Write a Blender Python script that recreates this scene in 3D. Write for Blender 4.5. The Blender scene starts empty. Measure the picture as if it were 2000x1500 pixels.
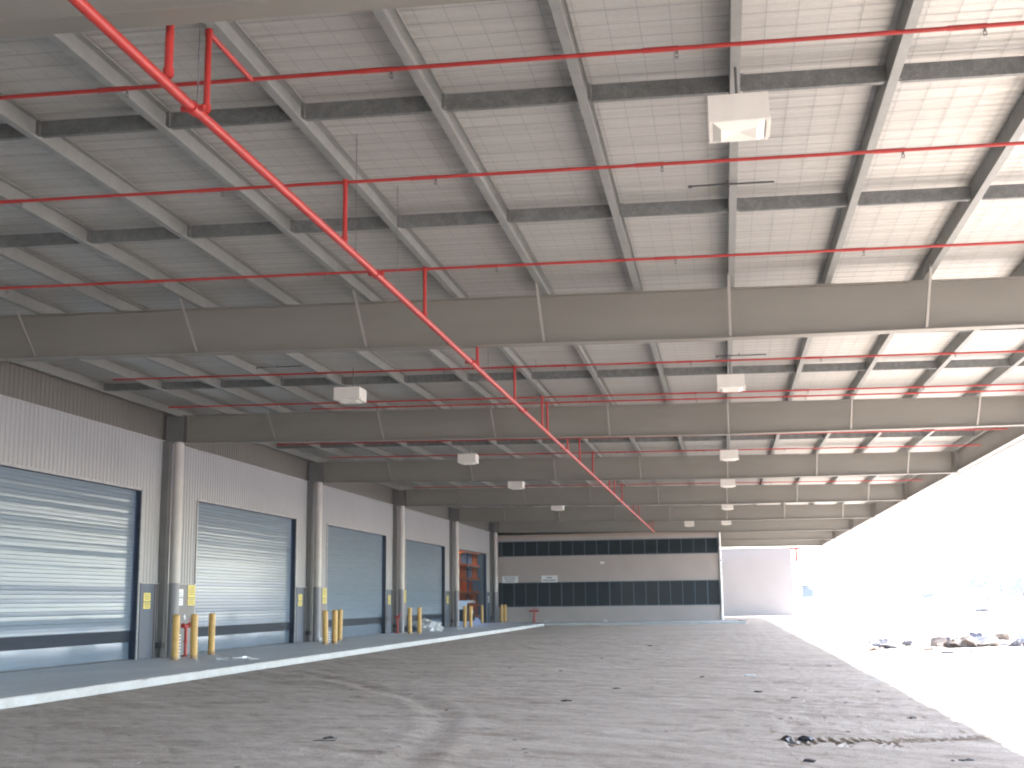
import bpy, math, random
import numpy as np
from mathutils import Vector, Matrix
random.seed(7); RNG = np.random.RandomState(7)
SC = bpy.context.scene
COL = SC.collection
rad = math.radians

# ---------------------------------------------------------------- camera
EYE = 1.6
YAW, PITCH, ROLL, FPX = 0.1666, 0.1736, -0.0120, 2413.9
cam_d = bpy.data.cameras.new("camera"); cam = bpy.data.objects.new("camera", cam_d); COL.objects.link(cam)
cy, sy, cp, sp = math.cos(YAW), math.sin(YAW), math.cos(PITCH), math.sin(PITCH)
F = Vector((-sy*cp, cy*cp, sp)); R = Vector((cy, sy, 0)); U = R.cross(F)
R2 = math.cos(ROLL)*R + math.sin(ROLL)*U; U2 = -math.sin(ROLL)*R + math.cos(ROLL)*U
m = Matrix(((R2.x, U2.x, -F.x, 0), (R2.y, U2.y, -F.y, 0), (R2.z, U2.z, -F.z, EYE), (0, 0, 0, 1)))
cam.matrix_world = m
cam_d.sensor_width = 36; cam_d.lens = FPX/2000*36; cam_d.clip_start = 0.05; cam_d.clip_end = 5000
SC.camera = cam

# ---------------------------------------------------------------- sky, sun, exposure
SUN = Vector((1, 0.5, 0.99)).normalized()
el = math.asin(SUN.z); az = math.atan2(SUN.x, SUN.y)
w = bpy.data.worlds.new("World"); SC.world = w; w.use_nodes = True
nt = w.node_tree; bg = nt.nodes["Background"]
sky = nt.nodes.new("ShaderNodeTexSky"); sky.sky_type = 'NISHITA'; sky.sun_disc = False
sky.sun_elevation = el; sky.sun_rotation = az; sky.dust_density = 1.0; sky.air_density = 1.0; sky.ozone_density = 2.5
nt.links.new(sky.outputs[0], bg.inputs[0]); bg.inputs[1].default_value = 0.15
sd = bpy.data.lights.new("sun", 'SUN'); sd.energy = 3.0; sd.angle = rad(0.5); sd.color = (1.0, 0.965, 0.94)
so = bpy.data.objects.new("sun", sd); COL.objects.link(so)
so.rotation_euler = SUN.to_track_quat('Z', 'Y').to_euler(); so.location = (30, 20, 40)
SC.view_settings.view_transform = 'Standard'; SC.view_settings.look = 'None'
SC.view_settings.exposure = 3.4; SC.view_settings.gamma = 1
SC.render.engine = 'CYCLES'
SC.cycles.filter_width = 2.1; SC.cycles.max_bounces = 8; SC.cycles.diffuse_bounces = 6; SC.cycles.glossy_bounces = 4

# ---------------------------------------------------------------- material helpers
def mat(name, col, rough=0.6, metal=0.0, vary=0.12, vscale=3.0, col2=None, bump=0.0, bscale=40.0, spec=0.5, stretch=(1, 1, 1), detail=5, fine=None):
    """procedural material: base colour modulated by noise, optional second colour and bump"""
    M = bpy.data.materials.new(name); M.use_nodes = True
    t = M.node_tree; b = t.nodes["Principled BSDF"]; L = t.links.new
    tc = t.nodes.new("ShaderNodeTexCoord"); mp = t.nodes.new("ShaderNodeMapping")
    mp.inputs['Scale'].default_value = stretch; L(tc.outputs['Object'], mp.inputs[0])
    n = t.nodes.new("ShaderNodeTexNoise"); n.inputs['Scale'].default_value = vscale; n.inputs['Detail'].default_value = detail
    n.inputs['Roughness'].default_value = 0.62
    L(mp.outputs[0], n.inputs['Vector'])
    rp = t.nodes.new("ShaderNodeValToRGB")
    c2 = col2 or tuple(c*(1-vary) for c in col); c1 = tuple(min(1, c*(1+vary*0.7)) for c in col) if not col2 else col
    rp.color_ramp.elements[0].position = 0.32; rp.color_ramp.elements[1].position = 0.68
    rp.color_ramp.elements[0].color = (*c2, 1); rp.color_ramp.elements[1].color = (*c1, 1)
    L(n.outputs[0], rp.inputs[0]); out = rp.outputs[0]
    if fine:
        n2 = t.nodes.new("ShaderNodeTexNoise"); n2.inputs['Scale'].default_value = fine[0]; n2.inputs['Detail'].default_value = 3
        L(tc.outputs['Object'], n2.inputs['Vector'])
        mr = t.nodes.new("ShaderNodeMapRange"); mr.inputs[1].default_value = .3; mr.inputs[2].default_value = .7
        mr.inputs[3].default_value = 1-fine[1]; mr.inputs[4].default_value = 1+fine[1]
        L(n2.outputs[0], mr.inputs[0])
        mx = t.nodes.new("ShaderNodeVectorMath"); mx.operation = 'SCALE'; L(out, mx.inputs[0]); L(mr.outputs[0], mx.inputs['Scale']); out = mx.outputs[0]
    L(out, b.inputs['Base Color'])
    b.inputs['Roughness'].default_value = rough; b.inputs['Metallic'].default_value = metal
    b.inputs['Specular IOR Level'].default_value = spec
    if bump:
        nb = t.nodes.new("ShaderNodeTexNoise"); nb.inputs['Scale'].default_value = bscale; nb.inputs['Detail'].default_value = 4
        L(mp.outputs[0], nb.inputs['Vector'])
        bp = t.nodes.new("ShaderNodeBump"); bp.inputs['Strength'].default_value = bump; bp.inputs['Distance'].default_value = 0.02
        L(nb.outputs[0], bp.inputs['Height']); L(bp.outputs[0], b.inputs['Normal'])
    return M

M = {}
M['roof'] = mat('foil_faced_roof', (.51, .50, .47), .45, .4, .10, 1.0, stretch=(.25, 3, 1), fine=(30, .04))
M['mesh'] = mat('wire_galvanised', (.30, .30, .30), .5, .3)
M['purlin'] = mat('galvanised_steel', (.27, .275, .26), .5, .25, .10, 5, fine=(60, .08))
M['bridge'] = mat('galvanised_dull', (.18, .185, .18), .5, .25, .25, 9, fine=(40, .15))
M['rafter'] = mat('beige_grey_steel_paint', (.235, .22, .19), .5, 0, .06, 1.0, stretch=(.6, 1, 3), fine=(80, .05))
M['edge'] = mat('edge_beam_paint', (.31, .29, .26), .5, 0, .06, 1.0)
M['gutter'] = mat('white_gutter_metal', (.75, .75, .75), .4, 0, .05)
M['red'] = mat('red_pipe_paint', (.40, .03, .025), .45, 0, .12, 6)
M['dark'] = mat('dark_metal', (.06, .06, .065), .5, .3)
M['rod'] = mat('threaded_rod_zinc', (.2, .2, .2), .5, .6)
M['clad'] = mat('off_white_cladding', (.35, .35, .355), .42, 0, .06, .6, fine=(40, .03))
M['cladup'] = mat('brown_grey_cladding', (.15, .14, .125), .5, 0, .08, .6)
M['flash'] = mat('flashing_metal', (.42, .41, .40), .4, .2)
M['dado'] = mat('blue_grey_plate', (.055, .08, .125), .5, 0, .16, 2.5, fine=(50, .08), stretch=(1, 1, .4))
M['dado2'] = mat('taupe_grey_plate', (.15, .145, .155), .45, 0, .14, 2.5, fine=(50, .08))
M['jamb'] = mat('jamb_angle_scuffed', (.42, .42, .42), .45, .2, .2, 6, col2=(.28, .28, .29))
M['guide'] = mat('navy_door_guide', (.012, .02, .045), .5, .1)
M['column'] = mat('column_paint', (.16, .155, .15), .5, 0, .1)
M['downpipe'] = mat('downpipe_paint', (.50, .47, .44), .4, 0, .08, 2)
M['downpipe2'] = mat('downpipe_lower_paint', (.24, .235, .25), .45, 0, .1, 2)
M['door'] = mat('roller_shutter_galvanised', (.20, .25, .305), .16, .0, .07, 2, stretch=(1, .3, 4), spec=.21)
M['door'].node_tree.nodes['Principled BSDF'].inputs['Specular Tint'].default_value = (.78, .9, 1.0, 1)
M['doorlow'] = mat('smooth_zinc_panel', (.16, .215, .28), .15, .22, .07, 2, stretch=(1, .3, 4))
M['reflband'] = mat('navy_reflection_band', (.022, .032, .05), .55, .0, .2, 2, stretch=(1, .3, 4), spec=.12)  # dark colour stands for the reflection of shaded ground
M['rubber'] = mat('black_rubber', (.03, .03, .035), .6)
M['yellow'] = mat('yellow_bollard_paint', (.62, .37, .10), .42, 0, .12, 5, fine=(25, .08))
M['yellow_dirty'] = mat('scuffed_base_paint', (.40, .25, .12), .6, 0, .2, 12)
M['sign_y'] = mat('yellow_sign_face', (.72, .60, .10), .45, 0, .05)
M['sign_w'] = mat('white_sign_face', (.78, .80, .82), .4, 0, .05)
M['ink'] = mat('sign_ink', (.04, .04, .05), .5)
M['inkg'] = mat('sign_ink_grey', (.20, .23, .28), .5)
M['light_h'] = mat('cream_light_housing', (.72, .69, .63), .4, 0, .04)
M['light_d'] = mat('cream_reflector', (.80, .78, .70), .3, 0, .04)
M['office'] = mat('beige_render_wall', (.40, .355, .33), .75, 0, .06, .8, fine=(25, .03), bump=.15)
M['office_top'] = mat('tan_parapet', (.38, .30, .24), .7, 0, .06, .8)
M['office2'] = mat('pale_render_wall', (.36, .33, .315), .75, 0, .05, .5)
M['glass'] = mat('dark_tinted_glass', (.012, .018, .022), .06, 0, .3, .8, spec=.04)
M['frame'] = mat('dark_blue_window_frame', (.09, .13, .16), .35, .2)
M['slab'] = mat('concrete_slab', (.64, .675, .72), .5, 0, .12, .5, col2=(.52, .55, .59), bump=.12, bscale=25, fine=(9, .08), stretch=(1, .5, 1))
M['kerb'] = mat('pale_kerb_concrete', (.52, .525, .525), .7, 0, .12, 1.2, col2=(.44, .43, .41), bump=.3, bscale=20, fine=(30, .08))
M['orange'] = mat('orange_crate', (.90, .20, .02), .45, 0, .15, 3)
M['rackblue'] = mat('rack_upright', (.12, .16, .2), .5, .2)
M['carton'] = mat('grey_carton', (.36, .34, .31), .7, 0, .2, 5)
M['inwall'] = mat('interior_wall', (.13, .15, .12), .7, 0, .1)
M['blackp'] = mat('black_polythene', (.02, .022, .03), .35, 0, .3, 8)
M['white'] = mat('white_plastic', (.75, .76, .78), .5, 0, .1, 6)
M['cream'] = mat('cream_canopy', (.7, .68, .58), .5)
M['clod'] = mat('dark_clod', (.07, .065, .06), .9, 0, .3, 20)
M['rubble'] = mat('rubble_soil', (.30, .25, .21), .9, 0, .3, 5, bump=.4, bscale=12)
M['bitumen'] = mat('broken_asphalt', (.13, .135, .16), .85, 0, .3, 4, bump=.5, bscale=20)
M['bark'] = mat('bark', (.12, .09, .06), .9, 0, .3, 8)
M['leaf'] = mat('foliage', (.13, .16, .09), .7, 0, .4, 1.5, col2=(.09, .12, .06))
M['leaf2'] = mat('grey_green_foliage', (.16, .18, .13), .7, 0, .4, 1.5, col2=(.11, .13, .10))
M['farwall'] = mat('far_shed_wall', (.42, .45, .5), .6, 0, .1)
M['fardark'] = mat('far_shed_dark', (.08, .10, .14), .6, 0, .1)
M['farred'] = mat('glare_paled_red_steel', (.55, .30, .28), .6, 0, .15, 2)  # red lightened in the base colour for the bright yard glare
M['mound'] = mat('brown_soil', (.10, .075, .06), .9, 0, .3, 5, bump=.4, bscale=12)
M['bone'] = mat('weathered_timber', (.5, .48, .45), .8, 0, .2, 6)

# ---- dirt material: pale dusty fill with sweeping tyre streaks and speckle
def dirt_material():
    Mt = bpy.data.materials.new('dusty_dirt'); Mt.use_nodes = True
    t = Mt.node_tree; b = t.nodes["Principled BSDF"]; L = t.links.new
    tc = t.nodes.new("ShaderNodeTexCoord")
    def noise(scale, detail, vec, dist=0.0, r=.6):
        n = t.nodes.new("ShaderNodeTexNoise"); n.inputs['Scale'].default_value = scale; n.inputs['Detail'].default_value = detail
        n.inputs['Distortion'].default_value = dist; n.inputs['Roughness'].default_value = r; L(vec, n.inputs['Vector']); return n.outputs[0]
    def mapping(scale, rz, vec=None):
        mp = t.nodes.new("ShaderNodeMapping"); mp.inputs['Scale'].default_value = scale; mp.inputs['Rotation'].default_value = (0, 0, rz)
        L(vec or tc.outputs['Object'], mp.inputs[0]); return mp.outputs[0]
    def mathn(op, a, bb):
        n = t.nodes.new("ShaderNodeMath"); n.operation = op
        for i, v in enumerate((a, bb)):
            if isinstance(v, (int, float)): n.inputs[i].default_value = v
            else: L(v, n.inputs[i])
        return n.outputs[0]
    streak1 = noise(1.0, 7, mapping((.8, 1.5, 1), 0, mapping((1, 1, 1), rad(40))), 1.0)
    streak2 = noise(1.0, 6, mapping((.45, 4.2, 1), 0, mapping((1, 1, 1), rad(60))), .7)
    grain = noise(7.0, 6, tc.outputs['Object'], .4, .7)
    def arcs(cx, cyy, fr, fa, det, dist):
        sx = t.nodes.new("ShaderNodeVectorMath"); sx.operation = 'SUBTRACT'; L(tc.outputs['Object'], sx.inputs[0]); sx.inputs[1].default_value = (cx, cyy, 0)
        ln = t.nodes.new("ShaderNodeVectorMath"); ln.operation = 'LENGTH'; L(sx.outputs[0], ln.inputs[0])
        sp = t.nodes.new("ShaderNodeSeparateXYZ"); L(sx.outputs[0], sp.inputs[0])
        an = mathn('ARCTAN2', sp.outputs[0], sp.outputs[1]); cb = t.nodes.new("ShaderNodeCombineXYZ")
        L(mathn('MULTIPLY', ln.outputs['Value'], fr), cb.inputs[0]); L(mathn('MULTIPLY', an, fa), cb.inputs[1])
        return noise(1.0, det, cb.outputs[0], dist)
    arc1 = arcs(-6, 3, 2.6, 5.0, 5, .5); arc2 = arcs(24, 52, 3.2, 6.0, 5, .6)
    blotch = noise(.35, 5, tc.outputs['Object'])
    speck = noise(28, 3, tc.outputs['Object'])
    v = mathn('ADD', mathn('MULTIPLY', streak1, .16), mathn('MULTIPLY', streak2, .12)); v = mathn('ADD', v, mathn('ADD', mathn('MULTIPLY', arc1, .20), mathn('MULTIPLY', arc2, .18)))
    v = mathn('ADD', v, mathn('MULTIPLY', blotch, .08)); v = mathn('ADD', v, mathn('MULTIPLY', grain, .16)); v = mathn('ADD', v, mathn('MULTIPLY', speck, .10))
    rp = t.nodes.new("ShaderNodeValToRGB"); e = rp.color_ramp.elements
    e[0].position = .42; e[0].color = (.315, .26, .215, 1); e[1].position = .58; e[1].color = (.56, .50, .44, 1)
    k = rp.color_ramp.elements.new(.495); k.color = (.455, .39, .335, 1)
    L(v, rp.inputs[0])
    vo = t.nodes.new("ShaderNodeTexVoronoi"); vo.inputs['Scale'].default_value = 2.2; L(mapping((1, 1.0, 1), .3), vo.inputs['Vector'])
    vr = t.nodes.new("ShaderNodeValToRGB"); vr.color_ramp.elements[0].position = .055; vr.color_ramp.elements[1].position = .10
    vr.color_ramp.elements[0].color = (1, 1, 1, 1); vr.color_ramp.elements[1].color = (0, 0, 0, 1); L(vo.outputs['Distance'], vr.inputs[0])
    msk = mathn('MULTIPLY', vr.outputs[0], mathn('GREATER_THAN', noise(1.3, 2, tc.outputs['Object']), .54))
    mx = t.nodes.new("ShaderNodeMix"); mx.data_type = 'RGBA'; L(msk, mx.inputs[0]); L(rp.outputs[0], mx.inputs[6]); mx.inputs[7].default_value = (.10, .085, .075, 1)
    L(mx.outputs[2], b.inputs['Base Color']); b.inputs['Roughness'].default_value = .95; b.inputs['Specular IOR Level'].default_value = .15
    h = mathn('ADD', mathn('MULTIPLY', v, 1.0), mathn('MULTIPLY', noise(60, 4, tc.outputs['Object']), .18))
    bp = t.nodes.new("ShaderNodeBump"); bp.inputs['Strength'].default_value = .75; bp.inputs['Distance'].default_value = .10
    L(h, bp.inputs['Height']); L(bp.outputs[0], b.inputs['Normal'])
    return Mt
M['dirt'] = dirt_material()

# ---------------------------------------------------------------- mesh helpers
class MB:
    def __init__(s): s.v = []; s.f = []; s.mi = []; s.sm = []
    def add(s, vs, fs, mi=0, smooth=False):
        o = len(s.v); s.v += [tuple(p) for p in vs]; s.f += [tuple(i+o for i in f) for f in fs]
        s.mi += [mi]*len(fs); s.sm += [smooth]*len(fs); return s
    def box(s, x0, x1, y0, y1, z0, z1, mi=0):
        vs = [(x, y, z) for x in (x0, x1) for y in (y0, y1) for z in (z0, z1)]
        return s.add(vs, [(0, 1, 3, 2), (4, 6, 7, 5), (0, 4, 5, 1), (2, 3, 7, 6), (0, 2, 6, 4), (1, 5, 7, 3)], mi)
    def hexa(s, P, mi=0):   # P: 8 points ordered like box
        return s.add(P, [(0, 1, 3, 2), (4, 6, 7, 5), (0, 4, 5, 1), (2, 3, 7, 6), (0, 2, 6, 4), (1, 5, 7, 3)], mi)
    def tube(s, a, b, r, n=12, mi=0, r2=None, caps=True):
        a = Vector(a); b = Vector(b); d = (b-a).normalized(); r2 = r if r2 is None else r2
        x = d.orthogonal().normalized(); y = d.cross(x)
        vs = []; 
        for p, rr in ((a, r), (b, r2)):
            for i in range(n):
                an = 2*math.pi*i/n; vs.append(p + x*rr*math.cos(an) + y*rr*math.sin(an))
        s.add(vs, [(i, (i+1) % n, n+(i+1) % n, n+i) for i in range(n)], mi, True)
        if caps: s.add([vs[i] for i in range(n)][::-1], [tuple(range(n))], mi); s.add(vs[n:], [tuple(range(n))], mi)
        return s
    def prism(s, prof, axis, a0, a1, mi=0, f=None, closed=True, caps=True, smooth=False):
        """extrude 2D profile along axis; prof points map via f(p, q, t)"""
        n = len(prof); vs = [f(p[0], p[1], t) for t in (a0, a1) for p in prof]
        rng = range(n) if closed else range(n-1)
        s.add(vs, [(i, (i+1) % n, n+(i+1) % n, n+i) for i in rng], mi, smooth)
        if caps and closed: s.add(vs[:n][::-1], [tuple(range(n))], mi); s.add(vs[n:], [tuple(range(n))], mi)
        return s
    def build(s, name, mats, parent=None, loc=None):
        me = bpy.data.meshes.new(name); me.from_pydata([tuple(v) for v in s.v], [], s.f)
        if not isinstance(mats, (list, tuple)): mats = [mats]
        for m_ in mats: me.materials.append(M[m_] if isinstance(m_, str) else m_)
        me.polygons.foreach_set('material_index', s.mi); me.polygons.foreach_set('use_smooth', s.sm); me.update()
        o = bpy.data.objects.new(name, me); COL.objects.link(o)
        if loc: o.location = loc
        if parent: o.parent = parent
        return o
def tag(o, label=None, cat=None, group=None, kind=None):
    for k, v in (('label', label), ('category', cat), ('group', group), ('kind', kind)):
        if v: o[k] = v
    return o
def empty(name, loc, label, cat, group=None):
    o = bpy.data.objects.new(name, None); COL.objects.link(o); o.location = loc; o.empty_display_size = .2
    return tag(o, label, cat, group)
def copy_tree(o, parent=None):
    c = o.copy(); COL.objects.link(c); c.parent = parent
    if parent: c.matrix_parent_inverse = o.matrix_parent_inverse
    for ch in [k for k in bpy.data.objects if k.parent == o]: copy_tree(ch, c)
    return c

# ---------------------------------------------------------------- shared dimensions (metres, camera stands at x=0 y=0)
XW, XD = -15.57, -15.82          # column line, wall face
Y1, B = 33.58, 12.67             # first column, bay
XK = -11.53; ZS = .15            # slab edge
RAFT = [Y1+B*k for k in range(-3, 7)]
YEND = 113.0; YSTART = -14.0
def zt(x): return 7.039 - .0144*(x-XW)        # underside of purlins / top of rafters
def zr(x): return (6.22 - .018*(x-XW)) if x < 0 else (5.94 - .002*x)
PURL = [.26+1.595*k for k in range(-10, 6)]
PH = .26                          # purlin depth
XR = 8.42

# ---------------------------------------------------------------- ground
def ground():
    def axis(lo, d0, d1, hi, step):
        a = list(np.arange(d0, d1, step)); s_ = step; x = a[-1]
        while x < hi: s_ *= 1.22; x += s_; a.append(min(x, hi))
        s_ = step; x = a[0]; pre = []
        while x > lo: s_ *= 1.22; x -= s_; pre.append(max(x, lo))
        return np.array(pre[::-1]+a)
    xs = axis(-2500, -11.6, 8, 2500, .085); ys = axis(-2500, 11, 34, 3500, .085)
    xs = np.unique(np.concatenate([xs, np.arange(.4, 4.3, .022)])); ys = np.unique(np.concatenate([ys, np.arange(14.2, 15.9, .035)]))
    X, Y = np.meshgrid(xs, ys)
    def vnoise(x, y, seed):
        r = np.random.RandomState(seed); g = r.rand(256, 256)
        xi = np.floor(x).astype(int); yi = np.floor(y).astype(int); fx = x-xi; fy = y-yi
        fx = fx*fx*(3-2*fx); fy = fy*fy*(3-2*fy); a = g[yi % 256, xi % 256]; b_ = g[yi % 256, (xi+1) % 256]
        c = g[(yi+1) % 256, xi % 256]; d_ = g[(yi+1) % 256, (xi+1) % 256]
        return (a*(1-fx)+b_*fx)*(1-fy)+(c*(1-fx)+d_*fx)*fy-.5
    Z = .03*vnoise(X*.2, Y*.2, 1) + .016*vnoise(X*.8, Y*.9, 2) + .014*vnoise(X*1.2+Y*.5, Y*4.2-X*.9, 3) + .014*vnoise(X*3+Y, Y*8-X*1.5, 4) + .010*vnoise(X*7, Y*9, 5)
    # wheel ruts: arcs swinging across the yard
    for cx, cyy, r0, amp in ((3, 46, 25.0, .006), (3, 46, 26.9, .006), (-6, 3, 17.0, .014), (-6, 3, 18.8, .014), (-6, 3, 22.5, .012), (-6, 3, 24.2, .012), (-9, 0, 33, .014), (-9, 0, 34.8, .014), (-30, 10, 27, .012), (-2, 62, 44.5, .012), (-2, 62, 46.3, .012), (12, -8, 27, .010), (9, 60, 38, .010), (9, 60, 39.7, .010)):
        rr = np.hypot(X-cx, Y-cyy) + .35*vnoise(X*.3, Y*.3, int(r0*10))
        dd = np.abs(rr-r0); lug = 1+.5*np.sign(np.sin(np.arctan2(Y-cyy, X-cx)*r0*14))*(dd < .22)
        Z += amp*(-np.exp(-(dd/.16)**2)*lug + .8*np.exp(-((dd-.34)/.13)**2))
    near = np.clip(1-(np.hypot(X, Y-30)-60)/80, 0, 1); Z *= near
    Z *= np.where((X < -11.4), 0.0, 1.0)*np.clip((X+11.53)/.5, .15, 1) + 0
    Z[(X < 1.3) & (Y > 79.5)] = -.01
    Z[X < -11.4] = -.02
    # deep lugged print on the right foreground
    t = np.clip((X-.72)/1.05, 0, 5); cyt = 14.62+.06*(X-.6); on = (X > .60) & (X < 1.80) & (np.abs(Y-cyt) < .46)
    ed = np.clip((.46-np.abs(Y-cyt))/.12, 0, 1)
    Z[on] -= ((.012+.05*(np.sin((X+.25*vnoise(X*3, Y*3, 9)+.15*np.abs(Y-cyt))*62) > -.1)*(vnoise(X*4, Y*3, 12) > -.12))*np.clip(1.1-t*.75, 0, 1)*ed)[on]
    on2 = (X > 1.80) & (X < 3.9) & (np.abs(Y-(14.8+.45*(X-1.7))) < .22); Z[on2] -= (.016*(np.sin((X+.3*Y)*62) > 0))[on2]
    ny, nx = X.shape; me = bpy.data.meshes.new('ground')
    V = np.stack([X, Y, Z], -1).reshape(-1, 3); i = np.arange(nx*ny).reshape(ny, nx)
    Fq = np.stack([i[:-1, :-1], i[:-1, 1:], i[1:, 1:], i[1:, :-1]], -1).reshape(-1, 4)
    me.vertices.add(len(V)); me.vertices.foreach_set('co', V.ravel()); me.loops.add(Fq.size); me.loops.foreach_set('vertex_index', Fq.ravel())
    me.polygons.add(len(Fq)); me.polygons.foreach_set('loop_start', np.arange(0, Fq.size, 4)); me.polygons.foreach_set('loop_total', np.full(len(Fq), 4))
    me.update(); me.validate(); me.polygons.foreach_set('use_smooth', np.ones(len(Fq), bool)); me.materials.append(M['dirt'])
    o = bpy.data.objects.new('ground', me); COL.objects.link(o); tag(o, kind='structure')
ground()

# ---------------------------------------------------------------- loading slab with pale kerb edge, office apron
mb = MB(); mb.box(-16.3, XK-.12, YSTART, 84.69, -.3, ZS); mb.box(XK-.12, 1.08, 80.12, 84.69, -.3, ZS)
tag(mb.build('loading_slab', 'slab'), kind='structure')
mb = MB()
def kerbrun(p0, p1, nrm, width=.12, n=200):
    p0 = Vector(p0); p1 = Vector(p1); nrm = Vector(nrm); vs = []; 
    for k in range(n+1):
        p = p0.lerp(p1, k/n); j = random.uniform(-.008, .008) + (.03 if random.random() < .02 else 0); zt_ = ZS+.002+random.uniform(-.004, .002) - (.03 if random.random() < .015 else 0)
        for off, z in ((-width, ZS+.002), (-.02-j, zt_), (.0-j, zt_-.018), (.012-j*2, -.25)): vs.append(tuple(p+nrm*off+Vector((0, 0, z))))
    mb.add(vs, [(4*k+a, 4*k+4+a, 4*k+5+a, 4*k+1+a) for k in range(n) for a in range(3)])
kerbrun((XK, YSTART, 0), (XK, 80.0, 0), (1, 0, 0), n=420)
kerbrun((XK, 80.0, 0), (1.2, 80.0, 0), (0, -1, 0), n=60)
kerbrun((1.2, 80.0, 0), (1.2, 84.7, 0), (1, 0, 0), n=20)
tag(mb.build('kerb', 'kerb'), kind='structure')

# ---------------------------------------------------------------- canopy
can = empty('loading_canopy', (0, 40, 0), 'long steel canopy roof with pale ribbed underside over the dirt yard, grey rafters and purlins', 'canopy')
can.location = (0, 0, 0)
# roof sheet with ribs running across (along x)
mb = MB(); xs = [-16.6, -8, 0, XR+.35]; y = YSTART; rows = []
while y < YEND:
    for dy, dz in ((0, 0), (.03, .0045), (.06, .0135), (.085, .0175), (.11, .0135), (.14, .0045)): rows.append((y+dy, dz))
    y += .17
vs = []
for (yy, dz) in rows:
    for x in xs: vs.append((x, yy, zt(x)+PH+.012+dz))
nx = len(xs); mb.add(vs, [(r*nx+c, r*nx+c+1, (r+1)*nx+c+1, (r+1)*nx+c) for r in range(len(rows)-1) for c in range(nx-1)])
n0 = len(mb.v)
mb.add([(x, yy, zt(x)+PH+.09) for yy in (YSTART, YEND) for x in (xs[0], xs[-1])], [(0, 1, 3, 2)])
mb.build('roof_sheet', 'roof', can)
# safety mesh
mb = MB()
y = -2.0
while y < 75:
    for xa, xb in ((-16, 0), (0, XR-.1)):
        mb.add([(xa, y, zt(xa)+PH+.004), (xb, y, zt(xb)+PH+.004), (xb, y+.0042, zt(xb)+PH), (xa, y+.0042, zt(xa)+PH)], [(0, 1, 2, 3)])
    y += .30
x = -15.9
while x < XR-.2:
    z = zt(x)+PH-.001; mb.add([(x, -2, z), (x+.006, -2, z), (x+.006, 75, z), (x, 75, z)], [(0, 1, 2, 3)]); x += .30
mb.build('safety_mesh', 'mesh', can)
# purlins: thin lipped C sections
for x in PURL:
    mb = MB(); z0 = zt(x); t = .004; W_ = .10; L_ = .022
    prof = [(x, z0), (x+W_, z0-.0012), (x+W_, z0+L_), (x+W_-t, z0+L_), (x+W_-t, z0+t), (x+t, z0+t), (x+t, z0+PH-t), (x+W_-t, z0+PH-t), (x+W_-t, z0+PH-L_), (x+W_, z0+PH-L_), (x+W_, z0+PH), (x, z0+PH)]
    mb.prism(prof, 'y', YSTART, YEND, f=lambda p, q, s_: (p, s_, q))
    mb.build('purlin', 'purlin', can)
# bridging rows
for k, yr in enumerate(RAFT[1:-1]):
    for fr in (1/3, 2/3):
        yb = yr + B*fr; 
        if fr > .5: yb -= .1
        mb = MB()
        for a, b in zip(PURL[:-1], PURL[1:]):
            xa, xb = a+.105, b-.006
            P = [(xx, yy, zt(xx)+zz) for xx in (xa, xb) for yy in (yb, yb+.004) for zz in (.02, .205)]; mb.hexa(P)
            P = [(xx, yy, zt(xx)+zz) for xx in (xa+.03, xb-.03) for yy in (yb+.004, yb+.06) for zz in (.02, .025)]; mb.hexa(P)
            P = [(xx, yy, zt(xx)+zz) for xx in (xa+.03, xb-.03) for yy in (yb+.004, yb+.06) for zz in (.2, .205)]; mb.hexa(P)
            P = [(xx, yy, zt(xx)+zz) for xx in (xa-.005, xa+.035) for yy in (yb-.05, yb-.002) for zz in (.03, .195)]; mb.hexa(P)
        mb.build('bridging', 'bridge', can)
# rafters with sub-part fly braces
for yr in RAFT:
    xsr = [XW+.2, -8, 0, 4.2, XR-.02]
    mb = MB()
    for a, b in zip(xsr[:-1], xsr[1:]):
        mb.hexa([(xx, yy, zz) for xx in (a, b) for yy in (yr-.006, yr+.006) for zz in (zr(xx)+.014, zt(xx)-.016)])
        mb.hexa([(xx, yy, zz) for xx in (a, b) for yy in (yr-.13, yr+.13) for zz in (zr(xx), zr(xx)+.014)])
        mb.hexa([(xx, yy, zz) for xx in (a, b) for yy in (yr-.13, yr+.13) for zz in (zt(xx)-.016, zt(xx)-.002)])
    for xq in (XW+.35, 8.2):
        for s_ in (-1, 1): mb.hexa([(xx, yr+yy*s_, zz) for xx in (xq, xq+.01) for yy in (.007, .12) for zz in (zr(xx)+.0145, zt(xx)-.0165)])
    rf = mb.build('rafter', 'rafter', can)
    if yr > 0 and yr < 80:
        for k in range(-8, 6, 2):
            xp = .26+1.595*k; mb = MB()
            a = Vector((xp-.02, yr-.12, zr(xp)+.03)); b = Vector((xp-.02, yr-.95, zt(xp)+.05)); d = b-a
            for (o1, o2) in (((0, 0), (.045, .004)), ((0, 0), (.004, .045))):
                up = Vector((0, d.z, -d.y)).normalized()
                mb.hexa([tuple(p + Vector((q, 0, 0)) + up*r_) for q in (o1[0], o2[0]) for p in (a, b) for r_ in (o1[1], o2[1])])
            mb.build('fly_brace', 'edge', rf)
# columns carried by the wall line
for k, yr in enumerate(RAFT):
    if yr > 90: continue
    mb = MB(); mb.box(XW-.24, XW-.04, yr-.36, yr-.16, ZS, 6.24); mb.box(XW-.24, XW+.30, yr-.22, yr+.20, 6.24, 6.98); mb.box(XW-.30, XW+.02, yr-.42, yr-.1, ZS, ZS+.02)
    mb.build('column', 'column', can)
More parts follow.
